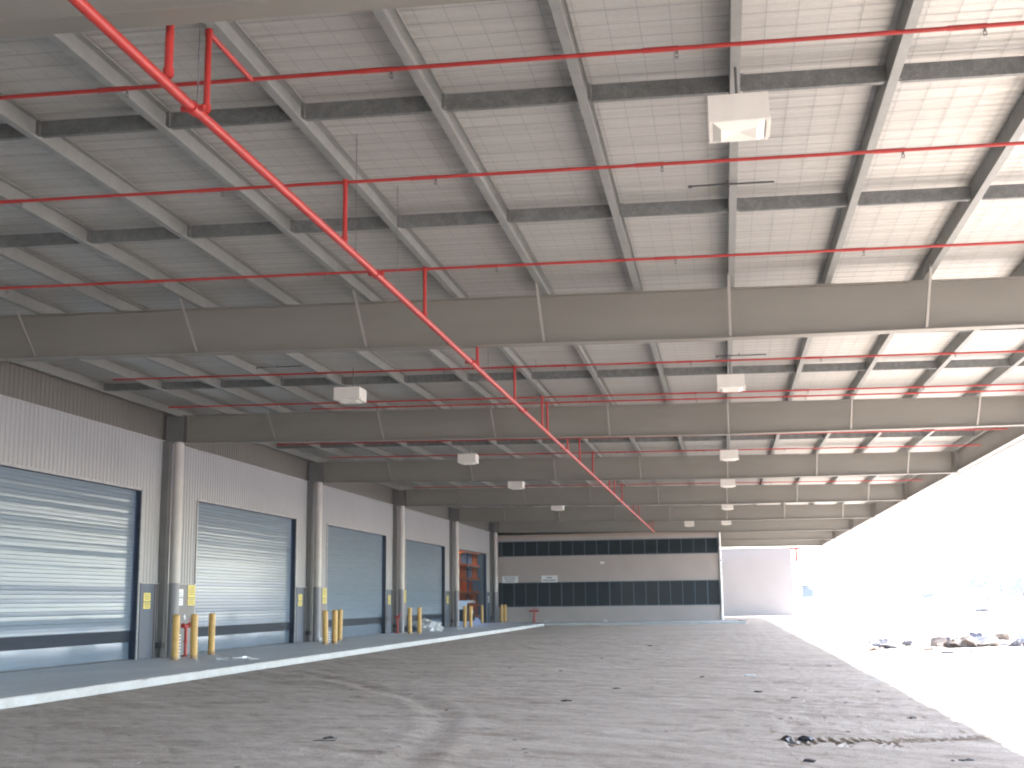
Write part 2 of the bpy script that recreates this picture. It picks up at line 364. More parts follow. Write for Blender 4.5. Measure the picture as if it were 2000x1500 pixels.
# edge beam, gutter
mb = MB(); 
mb.box(XR, XR+.02, YSTART, YEND, 5.99, 6.93); mb.box(XR-.10, XR+.14, YSTART, YEND, 5.972, 5.99); mb.box(XR-.08, XR+.12, YSTART, YEND, 6.93, 6.945)
for yr in RAFT: mb.box(XR-.10, XR-.001, yr-.1, yr+.1, 5.995, 6.9)
mb.build('edge_beam', 'edge', can)
mb = MB(); mb.box(XR+.16, XR+.50, YSTART, YEND, 5.93, 5.96); mb.box(XR+.47, XR+.50, YSTART, YEND, 5.96, 6.30); mb.box(XR+.145, XR+.16, YSTART, YEND, 5.93, 6.25)
for yr in RAFT: mb.box(XR+.15, XR+.515, yr-.04, yr+.04, 5.905, 5.928)
mb.build('gutter', 'gutter', can)
mb = MB(); mb.box(-16.6, XR+.1, YEND-.01, YEND+.02, 6.2, 7.4); mb.build('end_fascia', 'rafter', can)

# ---------------------------------------------------------------- warehouse
wh = empty('warehouse', (0, 0, 0), 'warehouse wall of vertically ribbed off-white cladding with a row of roller doors', 'warehouse')
def corr(mb, y0, y1, z0, z1, x, pitch=.19, amp=.02, mi=0):
    pts = []; y = y0
    while y < y1-1e-4:
        for dy, dx in ((0, 0), (.10, 0), (.118, amp), (.165, amp), (.183, 0)):
            if y+dy < y1: pts.append((x+dx, y+dy))
        y += pitch
    pts.append((x, y1)); n = len(pts)
    mb.add([(p[0], p[1], z) for z in (z0, z1) for p in pts], [(i, i+1, n+i+1, n+i) for i in range(n-1)], mi)
doors = []   # (left y, right y, index)
for i in range(0, 5): doors.append((Y1+(i-1)*B+2.18, Y1+i*B-1.574, i))
ZB, ZD, ZDA = 6.246, 4.72, 2.19
mb = MB(); corr(mb, YSTART, 84.7, ZD, ZB, XD)
prev = YSTART
for (ya, yb, i) in doors: corr(mb, prev, ya, ZDA, ZD, XD); prev = yb
corr(mb, prev, 84.7, ZDA, ZD, XD)
mb.build('wall_cladding', 'clad', wh)
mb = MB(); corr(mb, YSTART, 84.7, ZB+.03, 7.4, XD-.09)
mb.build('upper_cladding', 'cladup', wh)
mb = MB(); mb.box(XD-.1, XD+.045, YSTART, 84.7, ZB, ZB+.03); mb.box(XD-.25, XD-.12, YSTART, 84.7, .0, 7.3)
# opening-safe backing is built from piers only
mb = MB(); mb.box(XD-.1, XD+.045, YSTART, 84.7, ZB, ZB+.03); mb.build('cladding_flashing', 'flash', wh)
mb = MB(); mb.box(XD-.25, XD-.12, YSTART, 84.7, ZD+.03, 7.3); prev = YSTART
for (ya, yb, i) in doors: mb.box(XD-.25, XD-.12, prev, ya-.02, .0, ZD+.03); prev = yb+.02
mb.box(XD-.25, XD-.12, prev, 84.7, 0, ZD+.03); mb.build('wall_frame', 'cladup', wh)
def slats(mb, ya, yb, z0, z1, x, amp):
    nseg = 22; ys = [ya+(yb-ya)*k/nseg for k in range(nseg+1)]; z = z0; n = nseg+1; r = random.Random(int(ya*10))
    while z < z1-.02:
        th = min(.1, z1-z); t0 = r.gauss(0, amp if z > 1.05 else .0015); vs = []; tl = []
        a = t0; 
        for k in range(n): a += r.gauss(0, (amp if z > 1.05 else .0015)*.10); tl.append(a)
        fl = .087
        for zz, kx in ((z, -.012), (z+.006, 0), (z+.006+fl*.5, .5), (z+.006+fl, 1), (z+th, -.012)):
            for k in range(n):
                xo = x + (tl[k]*fl*kx if kx >= 0 else (-.012 if z > 1.0 else -.0015)) + ((.0007 if z > 1.0 else .0001) if kx == .5 else 0)
                vs.append((xo, ys[k], zz))
        mb.add(vs, [(q*n+k, q*n+k+1, (q+1)*n+k+1, (q+1)*n+k) for q in range(4) for k in range(nseg)])
        z += th
LABELS = {}
for (ya, yb, i) in doors:
    # frame and guides
    mb = MB(); xo, xi = XD+.03, -16.03
    for yy0, yy1 in ((ya-.06, ya), (yb, yb+.06)): mb.box(xi, xo-.03, yy0, yy1, ZS, ZD)
    mb.box(xi, xo-.03, ya-.06, yb+.06, ZD+.001, ZD+.06)
    fr = mb.build('door_reveal', 'guide', wh)
    mb = MB()
    for yy0, yy1 in ((ya-.075, ya-.001), (yb+.001, yb+.075)):
        mb.box(XD-.02, XD+.035, yy0, yy1, ZS, ZD+.02)
    mb.box(XD-.02, XD+.035, ya-.001, yb+.001, ZD+.004, ZD+.07)
    mb.build('door_trim', 'jamb', wh)
    if i < 4:
        mb = MB(); slats(mb, ya+.02, yb-.02, .97, ZD+.0, -15.99, {0: .034, 1: .010, 2: .032, 3: .009}[i])
        dr = mb.build('roller_door', 'door', wh)
        tag(dr, {0: 'nearest roller shutter with uneven streaky slats', 1: 'roller shutter with bright evenly ribbed slats', 2: 'roller shutter with scattered bright streaks', 3: 'dull evenly ribbed far roller shutter'}[i])
        mb = MB(); mb.box(-16.02, -15.975, ya+.02, yb-.02, .925, .968); mb.build('bottom_rail', 'door', dr)
        mb = MB(); mb.box(-16.03, -15.985, ya+.02, yb-.02, .62, .924); mb.build('reflection_band', 'reflband', dr)  # painted stand-in for the dark reflection low on the shutter
        mb = MB(); r = random.Random(i+40); n = 16; ys = [ya+.02+(yb-ya-.04)*q/n for q in range(n+1)]
        zz = [ZS+.03, .25, .36, .47, .619]
        mb.add([(-16.0+r.uniform(-.0012, .0012)-(.0 if zk < .6 else .004), yy, zk) for zk in zz for yy in ys], [(a*(n+1)+b_, a*(n+1)+b_+1, (a+1)*(n+1)+b_+1, (a+1)*(n+1)+b_) for a in range(4) for b_ in range(n)], 0, True)
        mb.box(-16.05, -16.01, ya+.02, yb-.02, ZS+.03, .619); mb.build('kick_panel', 'doorlow', dr)
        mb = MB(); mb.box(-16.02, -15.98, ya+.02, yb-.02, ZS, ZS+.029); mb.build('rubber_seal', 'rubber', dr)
# dado plates around every column
for i in range(0, 6):
    yc = Y1+(i-1)*B if i else None
for (k) in range(0, 6):
    yc = Y1+(k-1)*B
    ya = yc-1.574+.08; yb = yc+2.18-.08
    if k == 0: ya = yc-1.5
    if k == 5: yc = Y1+4*B; 
    yc = Y1+(k-1)*B
for k in range(-1, 5):
    yc = Y1+k*B; ya = yc-1.574+.076; yb = min(yc+2.18-.076, 84.66)
    if k == -1: ya = yc-1.4
    mb = MB(); mb.box(XD-.05, XD+.06, ya, yc-.72, ZS, ZDA); mb.build('dado_plate', 'dado', wh)
    mb = MB(); mb.box(XD-.05, XD+.035, yc-.70, yb, ZS, ZDA)
    for q in (-.62, -.48): mb.box(XD+.036, XD+.07, yc+q, yc+q+.05, ZS, ZDA-.01)
    mb.build('dado_plate', 'dado2', wh)
    mb = MB(); mb.box(XD-.05, XD+.068, ya, yb if yb > yc else yc, ZDA+.001, ZDA+.016); mb.build('dado_cap', 'flash', wh)
    # downpipe in front of column
    dp = MB(); px, py = XW+.12, yc-.08; dp.tube((px, py, ZDA+.02), (px, py, 6.235), .15, 24); 
    o = dp.build('downpipe', 'downpipe', wh)
    dp = MB(); dp.tube((px, py, ZS), (px, py, ZDA+.02), .148, 24); dp.build('lower_sleeve', 'downpipe2', o)
    for zz in (5.1, 3.6, 6.12): 
        dp = MB(); dp.tube((px, py, zz), (px, py, zz+.05), .158, 24); dp.box(px-.3, px-.1, py-.02, py+.02, zz+.01, zz+.04); dp.build('pipe_bracket', 'downpipe', o)
    # small dark conduit box at column foot
    mb = MB(); mb.tube((XD+.18, yc-.42, ZS), (XD+.18, yc-.42, ZS+.26), .035, 10); mb.box(XD+.08, XD+.26, yc-.5, yc-.33, ZS+.26, ZS+.42); mb.tube((XD+.18, yc-.42, ZS+.42), (XD+.18, yc-.42, ZS+.5), .02, 8)
    mb.build('drain_valve', 'dark', wh)
# interior behind the open door
mb = MB(); mb.box(-30.2, -30, 68, 112, 0, 9); mb.box(-30, -16.35, 111.8, 112, 0, 9); mb.box(-30, -16.35, 68, 68.2, 0, 9)
mb.box(-16.35, -16.1, 84.75, 112, 0, 9); mb.box(-30, -19.0, 68.2, 111.8, 8.8, 9); mb.box(-16.4, -16.1, 68.2, 111.8, 8.8, 9)  # roof strip left open, an added unseen gap that lights the rack
mb.box(-16.35, -16.1, 68.2, 84.75, 7.3, 9)
mb.build('interior_wall', 'inwall', wh)
mb = MB(); mb.box(-30, -16.31, 68, 112, -.2, ZS-.004); mb.build('interior_floor', 'slab', wh)

# orange pallet rack inside
rk = empty('pallet_rack', (-19.6, 92, ZS), 'tall storage rack with orange crates inside the open far door', 'storage rack')
def rel(o, par):
    o.parent = par; o.matrix_parent_inverse = Matrix.Translation(par.location).inverted(); return o
YR0, YR1 = 88.4, 97.4
for yy in (YR0, 92.4, 97.0):
    for xx in (-20.3, -19.1):
        mb = MB(); mb.box(xx-.05, xx+.05, yy-.05, yy+.05, ZS, 6.6); rel(mb.build('upright', 'rackblue'), rk)
lev = [ZS+.35, 1.35, 2.35, 3.35, 4.35, 5.35]
for z in lev:
    mb = MB(); mb.box(-19.16, -19.04, YR0+.05, 97.0-.05, z-.11, z); mb.box(-20.36, -20.24, YR0+.05, 96.95, z-.11, z); rel(mb.build('shelf_beam', 'orange'), rk)
rr = random.Random(3)
for li, z in enumerate(lev):
    for k in range(4):
        y0 = YR0+.15+k*2.1
        if rr.random() < .08: continue
        h = rr.uniform(.72, .86); mt = 'orange' if rr.random() < .85 else 'carton'
        c = empty('stock_crate', (-19.7, y0+.95, z), '%s on the %s rack shelf, %s' % ('orange crate' if mt == 'orange' else 'grey carton', ['bottom', 'second lowest', 'third lowest', 'third highest', 'second highest', 'top'][li], ['at the near end', 'just left of the middle upright', 'just right of the middle upright', 'at the far end'][k]), 'crate', 'crates on the storage rack')
        mb = MB(); mb.box(-.48, .48, -.93, .93, .003, h); mb.box(-.5, .5, -.96, .96, h-.06, h+.001); mb.box(-.5, .5, -.96, .96, .06, .12)
        b_ = mb.build('crate_body', mt); b_.parent = c

# dark covered machine in the open doorway
ma = empty('covered_trolley', (-17.2, 81.0, ZS), 'black trolley under a cream curved cover in the open doorway', 'trolley')
mb = MB(); mb.box(-.6, .6, -1.5, 1.5, .18, .95); mb.box(-.5, .5, -1.3, 1.2, .95, 1.15); mb.build('body', 'blackp', ma)
mb = MB()
pr = [(-1.9, .95), (-1.5, 1.3), (-1.2, 1.42), (.9, 1.5), (1.5, 1.38), (1.48, 1.33), (.9, 1.44), (-1.15, 1.36), (-1.45, 1.24), (-1.84, .93)]
mb.prism(pr, 'x', -.7, .7, f=lambda p, q, s_: (s_, p, q)); mb.build('cover', 'cream', ma)
mb = MB(); mb.box(.6, .66, .2, .8, .62, .86); mb.build('label_plate', 'cream', ma)
for xx in (-.45, .45):
    for yy in (-1.1, 1.1):
        mb = MB(); mb.tube((xx-.05, yy, .15), (xx+.05, yy, .15), .15, 14); mb.build('wheel', 'rubber', ma)

# ---------------------------------------------------------------- sprinkler pipework (one connected network)
PX, PZ = -4.14, 5.64
sp_ = empty('sprinkler_pipework', (0, 0, 0), 'red sprinkler pipework: thick main pipe with thin branch pipes hung below the canopy roof', 'sprinkler pipes')
mb = MB(); yv = [YSTART+1, 2, 8.9, 9.0, 14.5, 20, 30, 45, 60, 76.5]
zz = [PZ+.0]*10; zz[2] = PZ-.035; zz[3] = PZ-.03
pts = [(PX, a, b) for a, b in zip(yv, zz)]
for a, b in zip(pts[:-1], pts[1:]): mb.tube(a, b, .043, 18, caps=False)
mainp = mb.build('main_pipe', 'red', sp_)
for y in (9.02, 14.48, 20.4, 26, 33, 42, 51, 60, 69):
    zz_ = PZ-.035 if y < 10 else PZ
    mb = MB(); mb.tube((PX, y-.05, zz_), (PX, y+.05, zz_), .055, 18); mb.box(PX-.10, PX+.10, y-.02, y+.02, zz_-.02, zz_+.02); mb.build('pipe_coupling', 'red', mainp)
for y in (9.1, 13.6, 15.5, 22, 28, 34.5, 41, 47.5, 54, 61, 68):
    mb = MB(); mb.tube((PX+.0, y, PZ+.05), (PX+.0, y, zt(PX)+PH), .006, 6); mb.tube((PX, y, PZ-.06), (PX, y, PZ+.07), .012, 6); mb.build('hanger_rod', 'rod', sp_)
def bz(x): return 6.34 - .012*x - .02*(x > 0)*0
branches = [(8.55, 8.55, -17, 8), (9.28, 10.25, -15.3, 8.2), (13.17, None, -15.3, 8.2), (17.05, None, -15.3, 8.2), (20.97, None, -15.2, 8.2), (24.94, None, -13.1, 8.2),
            (28.91, None, -13.4, 8.2), (29.78, None, -10.2, 8.2), (33.78, None, -13.4, 8.1), (36.67, None, -13.4, 8.1), (40.5, None, -13.2, 8.1), (46.45, None, -13.4, 8.1),
            (48.64, None, -13.4, 8.1), (52.31, None, -13.2, 8.1), (59.12, None, -13.2, 8), (62.87, None, -13.2, 8), (71.8, None, -13.2, 8), (75.4, None, -13.2, 8)]
HEAD = None
for (yr_, yb_, xa, xb) in branches:
    yb_ = yb_ or yr_; big = yr_ < 9
    mb = MB(); r_ = .034 if big else .027
    zt_ = bz(PX)
    mb.tube((PX, yr_, PZ+.03), (PX, yr_, zt_), r_, 12)
    if yb_ != yr_ : mb.tube((PX, yr_-.02, zt_), (PX, yb_, zt_), .024, 12)
    mb.tube((PX, yr_, PZ+.045), (PX, yr_, PZ+.10), r_+.01, 12); mb.tube((PX, yr_, zt_-.035), (PX, yr_, zt_+.03), r_+.006, 12)
    mb.build('riser_pipe', 'red', sp_)
    mb = MB(); mb.tube((xa, yb_, bz(xa)), (xb, yb_, bz(xb)), .0195, 10)
    hx = [x for x in np.arange(-13.4, 8.1, 2.57)+.2]
    off = -.15 if yb_ > 11 else .12
    for x in hx:
        x += off
        if xa < x < xb: mb.tube((x-.3, yb_, bz(x-.3)), (x+.02, yb_, bz(x)), .024, 10)
    br = mb.build('branch_pipe', 'red', sp_)
    if yb_ < 60:
        for x in hx:
            x += off
            if not (xa < x < xb): continue
            if HEAD is None:
                mb = MB(); mb.tube((0, 0, -.015), (0, 0, -.05), .011, 8); mb.box(-.016, -.011, -.006, .006, -.082, -.045); mb.box(.011, .016, -.006, .006, -.082, -.045)
                mb.tube((0, 0, -.08), (0, 0, -.086), .019, 8); HEAD = mb.build('sprinkler_head', 'rod', br); o = HEAD
            else:
                o = HEAD.copy(); COL.objects.link(o); o.parent = br
            o.location = (x, yb_, bz(x))

# ---------------------------------------------------------------- bay lights
def make_light():
    t = empty('bay_light', (0, 0, 0), None, 'light', 'box lights hung below the canopy')
    mb = MB(); mb.box(-.285, .285, -.275, .275, .03, .27); 
    mb.box(-.285, -.25, -.285, .285, 0, .03); mb.box(.25, .285, -.285, .285, 0, .03); mb.box(-.249, .249, -.285, -.255, 0, .029); mb.box(-.249, .249, .255, .285, 0, .029)
    mb.build('housing', 'light_h', t)
    mb = MB()  # shallow pyramidal reflector, bulging a little below the rim
    o = [(-.245, -.25, .004), (.245, -.25, .004), (.245, .25, .004), (-.245, .25, .004)]; i_ = [(-.17, -.16, -.035), (.17, -.16, -.035), (.17, .17, -.035), (-.17, .17, -.035)]
    c_ = [(0, .0, -.012)]
    mb.add(o+i_+c_, [(0, 4, 5, 1), (1, 5, 6, 2), (2, 6, 7, 3), (3, 7, 4, 0), (4, 8, 5), (5, 8, 6), (6, 8, 7), (7, 8, 4)])
    mb.build('reflector', 'light_d', t)
    mb = MB(); mb.box(.262, .300, -.2, .2, -.012, .05); mb.build('latch', 'light_h', t)
    mb = MB(); mb.tube((0, .2, .27), (0, .2, .78), .014, 8); mb.box(-.06, .06, .14, .26, .27, .29); mb.build('stem', 'rod', t)
    return t
L0 = make_light()
spots = [(.31, 11.62, 6.07, 'nearest box light, large cream box hung at top right of the canopy'),
         (.29, 26.0, 5.92, 'cream box light in the second visible bay, middle right'),
         (.29, 39.5, 5.92, 'cream box light just right of centre in front of the third rafter'),
         (.27, 49.2, 5.92, 'small cream box light fourth along the right-hand row'),
         (.27, 61.9, 5.92, 'small cream box light fifth along the right-hand row'),
         (.22, 74.8, 5.92, 'tiny cream box light farthest along the right-hand row'),
         (-7.88, 25.6, 5.92, 'cream box light nearest in the left-hand row, above the roller doors'),
         (-7.88, 38.3, 5.92, 'cream box light second in the left-hand row'),
         (-7.88, 47.6, 5.92, 'small cream box light third in the left-hand row'),
         (-7.88, 59.8, 5.92, 'small cream box light farthest in the left-hand row'),
         (-2.0, 76.2, 5.95, 'tiny pale box light above the office roofline')]
for i, (x, y, z, lb) in enumerate(spots):
    o = L0 if i == 0 else copy_tree(L0)
    o.location = (x, y, z); o['label'] = lb
# dark thin bars clipped under the purlins
for i, (x, y) in enumerate(((-.26, 15.3), (0, 26.75), (-.05, 36.3), (-10.4, 26.5))):
    mb = MB(); mb.tube((0, 0, 0), (1.08, .03, 0), .012, 8); mb.tube((.5, .01, .0), (.5, .01, .05), .01, 6); mb.tube((0, 0, -.006), (.05, 0, -.006), .02, 8)
    o = mb.build('hanging_bar', 'dark', loc=(x, y, zt(x)-.03))
    tag(o, ['nearest thin dark bar fixed under the middle purlin', 'thin dark bar under the purlin in the second bay', 'faint thin dark bar in front of the second rafter', 'thin dark bar under purlins in the dim left of the second bay'][i], 'bar', 'thin bars under the purlins')

# ---------------------------------------------------------------- bollards
def make_bollard():
    mb = MB(); r = .098; n = 20
    mb.tube((0, 0, .0), (0, 0, 1.14), r, n, caps=False)
    for (z0, z1, a, b) in ((1.14, 1.175, r, r*.93), (1.175, 1.195, r*.93, r*.6)): mb.tube((0, 0, z0), (0, 0, z1), a, n, r2=b, caps=False)
    mb.tube((0, 0, 1.195), (0, 0, 1.2), r*.6, n, r2=r*.2)
    t = empty('bollard', (0, 0, 0), None, 'bollard', 'yellow bollards on the loading slab')
    mb.build('post', 'yellow', t)
    mb = MB(); mb.tube((0, 0, 0), (0, 0, .09), r+.002, n); mb.build('base_collar', 'yellow_dirty', t)
    return t
B0 = make_bollard()
bl = [(-14.52, 31.68, 'nearest yellow bollard, just right of the first downpipe'), (-14.36, 32.53, 'yellow bollard second from the left, beside the red standpipe'),
      (-15.0, 35.2, 'yellow bollard alone in front of the second roller door edge'),
      (-14.17, 43.35, 'left one of three yellow bollards by the second downpipe'), (-14.01, 43.95, 'middle one of three yellow bollards by the second downpipe'), (-14.9, 47.34, 'right one of three yellow bollards by the second downpipe'),
      (-14.42, 56.49, 'left yellow bollard of the pair beside the white plastic heap'), (-14.09, 57.0, 'right yellow bollard of the pair beside the white plastic heap'),
      (-14.66, 70.05, 'left yellow bollard of the pair before the open doorway'), (-14.37, 70.3, 'right yellow bollard of the pair before the open doorway'),
      (-16.05, 82.3, 'yellow bollard at the right side of the open doorway'),
      (-15.0, 83.88, 'left of the last two yellow bollards, against the office wall'), (-14.77, 83.9, 'right of the last two yellow bollards, against the office wall')]
for i, (x, y, lb) in enumerate(bl):
    o = B0 if i == 0 else copy_tree(B0)
    o.location = (x, y, ZS); o.rotation_euler = (rad(random.uniform(-.6, .6)), rad(random.uniform(-1.2, 1.2)), random.uniform(0, 6)); o['label'] = lb

# ---------------------------------------------------------------- standpipes, white ribbed tubes, wall signs
def standpipe(loc, h, label, heads=2):
    t = empty('standpipe', loc, label, 'standpipe', 'red fire standpipes')
    mb = MB(); mb.tube((0, 0, 0), (0, 0, h), .045, 14); mb.tube((0, 0, 0), (0, 0, .03), .1, 14); mb.tube((0, 0, h*.45), (0, 0, h*.5), .065, 14); mb.build('riser', 'red', t)
    mb = MB(); mb.tube((0, -.16, h), (0, .16, h), .05, 14); mb.tube((0, -.22, h), (0, -.16, h), .068, 14); mb.tube((0, .16, h), (0, .22, h), .068, 14); mb.build('outlet', 'red', t)
    mb = MB()
    for k in range(8):
        a = k*math.pi/4; b_ = a+math.pi/4; mb.tube((.12, .09*math.cos(a), h+.1+.09*math.sin(a)), (.12, .09*math.cos(b_), h+.1+.09*math.sin(b_)), .011, 6)
    mb.tube((0, 0, h+.0), (.12, 0, h+.1), .014, 8); mb.box(.112, .128, -.09, .09, h+.092, h+.108); mb.build('hand_wheel', 'red', t)
    return t
standpipe((-15.25, 33.95, ZS), .86, 'red standpipe with hand wheel between the two nearest yellow bollards')
standpipe((-15.3, 57.6, ZS), .75, 'red standpipe behind the bollard pair by the white plastic heap')
t = standpipe((-12.82, 84.2, ZS), .68, 'red T-shaped standpipe on the apron before the office windows')
t.scale = (1.4, 1.4, 1.1); t.rotation_euler = (0, 0, rad(90))
def ribtube(loc, label, n=8):
    t = empty('ribbed_tube', loc, label, 'tube', 'white ribbed tubes behind the bollards')
    mb = MB()
    for k in range(n): mb.tube((0, 0, k*.085+.012), (0, 0, k*.085+.06), .075, 14); 
    mb.build('rings', 'white', t)
    mb = MB(); mb.tube((0, 0, 0), (0, 0, n*.085), .055, 12); mb.build('core', 'dado', t)
ribtube((-14.75, 32.35, ZS), 'white ribbed tube standing behind the nearest bollard')
ribtube((-14.6, 45.0, ZS), 'white ribbed tube behind the middle bollards of the second group', 5)

def wall_sign(y, z0, z1, wid, fm, label, bars, x=XD+.064, ink='ink', cat='sign', grp=None, split=None):
    t = empty('wall_sign', (x, y, z0), label, cat, grp)
    h = z1-z0; parts = [(0, h)] if not split else [(0, h*split-.012), (h*split+.012, h)]
    for a, b in parts:
        mb = MB(); mb.box(0, .008, -wid/2, wid/2, a, b); mb.build('sign_panel', fm, t)
    mb = MB(); rr_ = random.Random(int(y*7))
    for f_ in bars:
        hw = wid*rr_.uniform(.28, .42); mb.box(.0085, .0105, -hw, hw, h*f_-.009, h*f_+.009)
    mb.build('lettering', ink, t)
for k in range(0, 5):
    yc = Y1+k*B; nm = ['first', 'second', 'third', 'fourth', 'fifth'][k]
    wall_sign(yc-1.12, 1.50, 1.93, .40, 'sign_y' if k < 4 else 'sign_w', '%s sign on the grey plate left of the %s downpipe' % ('yellow warning' if k < 4 else 'white notice', nm), (.12, .25, .36, .62, .75, .88), split=.46, grp='signs on the door-side plates')
    if k < 4:
        wall_sign(yc+1.85, 1.58, 2.17, .5, 'sign_y', 'tall yellow warning sign on the grey plate right of the %s downpipe' % nm, (.1, .2, .3, .55, .66, .77, .88), x=XD+.04, split=.38, grp='signs on the door-side plates')
    if k < 2:
        wall_sign(yc+1.05, 1.58, 2.05, .42, 'sign_w', 'white notice sheets between the %s downpipe and the yellow sign' % nm, (.15, .3, .42, .6, .75), x=XD+.04, ink='inkg', split=.5, grp='white notices on the plates')
# small white patch of torn paper
for k, (y, z) in enumerate(((35.0, 1.22), )):
    mb = MB(); mb.add([(0, -.09, .05), (0, .02, .1), (0, .09, -.02), (0, .03, -.07), (.004, -.05, -.03)], [(0, 4, 3, 2, 1)]); o = mb.build('torn_paper', 'white', loc=(XD+.045, y, z)); tag(o, 'small torn white sticker on the grey plate below the notices', 'paper')

# ---------------------------------------------------------------- office building
YO = 84.69; XO0, XO1 = -15.45, -.27
of = empty('office_building', (0, 0, 0), 'two-storey beige office block with two bands of dark windows under the canopy end', 'office building')
bands = [(1.16, 2.83), (4.58, 5.63)]
mb = MB(); zs = [0.0, 1.16, 2.83, 4.58, 5.63, 5.86]
for a, b in ((0, 1.16), (2.83, 4.58), (5.63, 5.86)): mb.box(XO0, XO1, YO, YO+.3, a, b)
mb.box(XO0, XO0+.05, YO, YO+.3, 1.16, 2.83); mb.box(XO0, XO0+.05, YO, YO+.3, 4.58, 5.63)
mb.box(XO1-.06, XO1, YO, YO+.3, 1.16, 2.83); mb.box(XO1-.06, XO1, YO, YO+.3, 4.58, 5.63)
mb.box(XO1-.3, XO1, YO+.3, YO+25, 0, 5.86); mb.box(XO0, XO1-.3, YO+.3, YO+25, 5.7, 5.8); mb.box(XO0, XO1, YO+25, YO+25.3, 0, 5.86)
mb.build('office_wall', 'office', of)
mb = MB(); mb.box(XO0, XO1+.03, YO-.05, YO+.33, 5.862, 6.05); mb.build('parapet', 'office_top', of)
for bi, (za, zb_) in enumerate(bands):
    x = XO1-.10; k = 0
    sp2 = .82
    while x-sp2 > XO0+.04:
        x0, x1 = max(x-sp2, XO0+.05), x
        mb = MB(); t_ = .035 if k % 4 else .06
        mb.box(x0, x0+t_, YO+.06, YO+.14, za+.05, zb_-.05); mb.box(x0, x1-.001, YO+.05, YO+.14, za+.0, za+.05); mb.box(x0, x1-.001, YO+.05, YO+.14, zb_-.05, zb_)
        fr = mb.build('window_frame', 'frame', of)
        mb = MB(); tilt = random.uniform(-.004, .004); mb.add([(x0+t_, YO+.10+tilt, za+.05), (x1, YO+.10-tilt, za+.05), (x1, YO+.10, zb_-.05), (x0+t_, YO+.10, zb_-.05)], [(0, 1, 2, 3)])
        mb.build('window_pane', 'glass', fr)
        if random.random() < .35:
            mb = MB(); mb.box(x0+.1, x1-.15, YO+.16, YO+.17, za+.05, za+.05+random.uniform(.3, .9)*(zb_-za-.1)); mb.build('blind', 'frame', fr)
        x -= sp2; k += 1
mb = MB(); mb.box(XO0, XO1-.3, YO+.5, YO+.6, 0.1, 5.7); mb.build('inner_partition', 'guide', of)
mb = MB(); mb.tube((XO1+.02, YO-.09, ZS), (XO1+.02, YO-.09, 5.98), .075, 14); o = mb.build('downpipe', 'gutter', of)
for z in (1.2, 3.0, 4.8):
    mb = MB(); mb.tube((XO1+.02, YO-.09, z), (XO1+.02, YO-.09, z+.05), .085, 14); mb.build('pipe_bracket', 'gutter', o)
def text_obj(txt, size, x, y, z, parent, mt):
    cu = bpy.data.curves.new('lettering', 'FONT'); cu.body = txt; cu.size = size; cu.align_x = 'CENTER'; cu.align_y = 'CENTER'; cu.extrude = .002
    tmp = bpy.data.objects.new('tmp', cu); COL.objects.link(tmp); dg = bpy.context.evaluated_depsgraph_get(); me = bpy.data.meshes.new_from_object(tmp.evaluated_get(dg))
    bpy.data.objects.remove(tmp); o = bpy.data.objects.new('lettering', me); COL.objects.link(o); me.materials.clear(); me.materials.append(M[mt]); o.parent = parent; o.location = (x, y, z); o.rotation_euler = (rad(90), 0, 0); return o
t = empty('office_sign', (-14.53, YO-.04, 2.83), 'white sign with three grey lines of text above the leftmost office window', 'sign', 'white signs on the office wall')
mb = MB(); mb.box(-.55, .55, -.01, .02, -.02, .43); mb.build('sign_panel', 'sign_w', t)
mb = MB()
for q, (z, hw) in enumerate(((.34, .40), (.21, .38), (.08, .30))):
    x = -hw
    while x < hw: l = random.uniform(.05, .11); mb.box(x, min(x+l, hw), -.014, -.0105, z-.035, z+.035); x += l+.03
mb.build('lettering', 'inkg', t)
t = empty('office_sign', (-11.8, YO-.04, 2.84), 'white sign with a short dark word over a longer one above the office windows', 'sign', 'white signs on the office wall')
mb = MB(); mb.box(-.55, .55, -.01, .02, -.02, .43); mb.build('sign_panel', 'sign_w', t)
mb = MB()
for (z, hw, hh) in ((.29, .19, .055), (.11, .44, .045)):
    x = -hw
    while x < hw: mb.box(x, x+.065, -.014, -.0105, z-hh, z+hh*random.uniform(.5, 1)); x += .1
mb.build('lettering', 'ink', t)
t = empty('wall_lamp', (-8.17, YO-.02, 4.02), 'small white bulkhead lamp on the office wall between the window bands', 'lamp')
mb = MB(); mb.box(-.14, .14, -.10, .02, 0, .14); mb.build('housing', 'white', t); mb = MB(); mb.box(-.11, .11, -.16, -.101, -.03, .10); mb.build('lens', 'light_d', t)
t = empty('security_camera', (-.2, YO-.18, 4.02), 'small white security camera on the office corner downpipe', 'camera')
mb = MB(); mb.box(-.1, .14, -.16, -.0, 0, .12); mb.build('housing', 'white', t); mb = MB(); mb.tube((.02, -.2, .06), (.02, -.161, .06), .04, 12); mb.build('lens', 'dark', t)

# set-back pale wing beyond the office
mb = MB(); YW = 115.0
wg = empty('rear_wing', (0, 0, 0), 'plain pale rendered wing set back to the right of the office', 'building')
mb.box(-.9, 6.0, YW, YW+18, 0, 5.95); mb.build('wing_wall', 'office2', wg)
mb = MB(); mb.box(-.95, 6.05, YW-.05, YW+18.05, 5.952, 6.05); mb.build('wing_coping', 'office2', wg)
t = empty('fire_riser', (6.35, YW-1.5, 0), 'red pipe drop at the corner of the pale wing below the canopy end', 'pipe')
mb = MB(); mb.tube((0, 0, 4.9), (0, 0, 6.0), .11, 12); mb.tube((-.5, 0, 5.9), (.35, 0, 5.9), .10, 12); mb.build('drop_pipe', 'red', t)
mb = MB(); mb.tube((0, 0, 4.75), (0, 0, 4.9), .15, 12); mb.build('end_cap', 'red', t)
mb = MB(); mb.tube((.25, 0, 0), (.25, 0, 5.9), .06, 10); mb.build('support_pole', 'gutter', t)

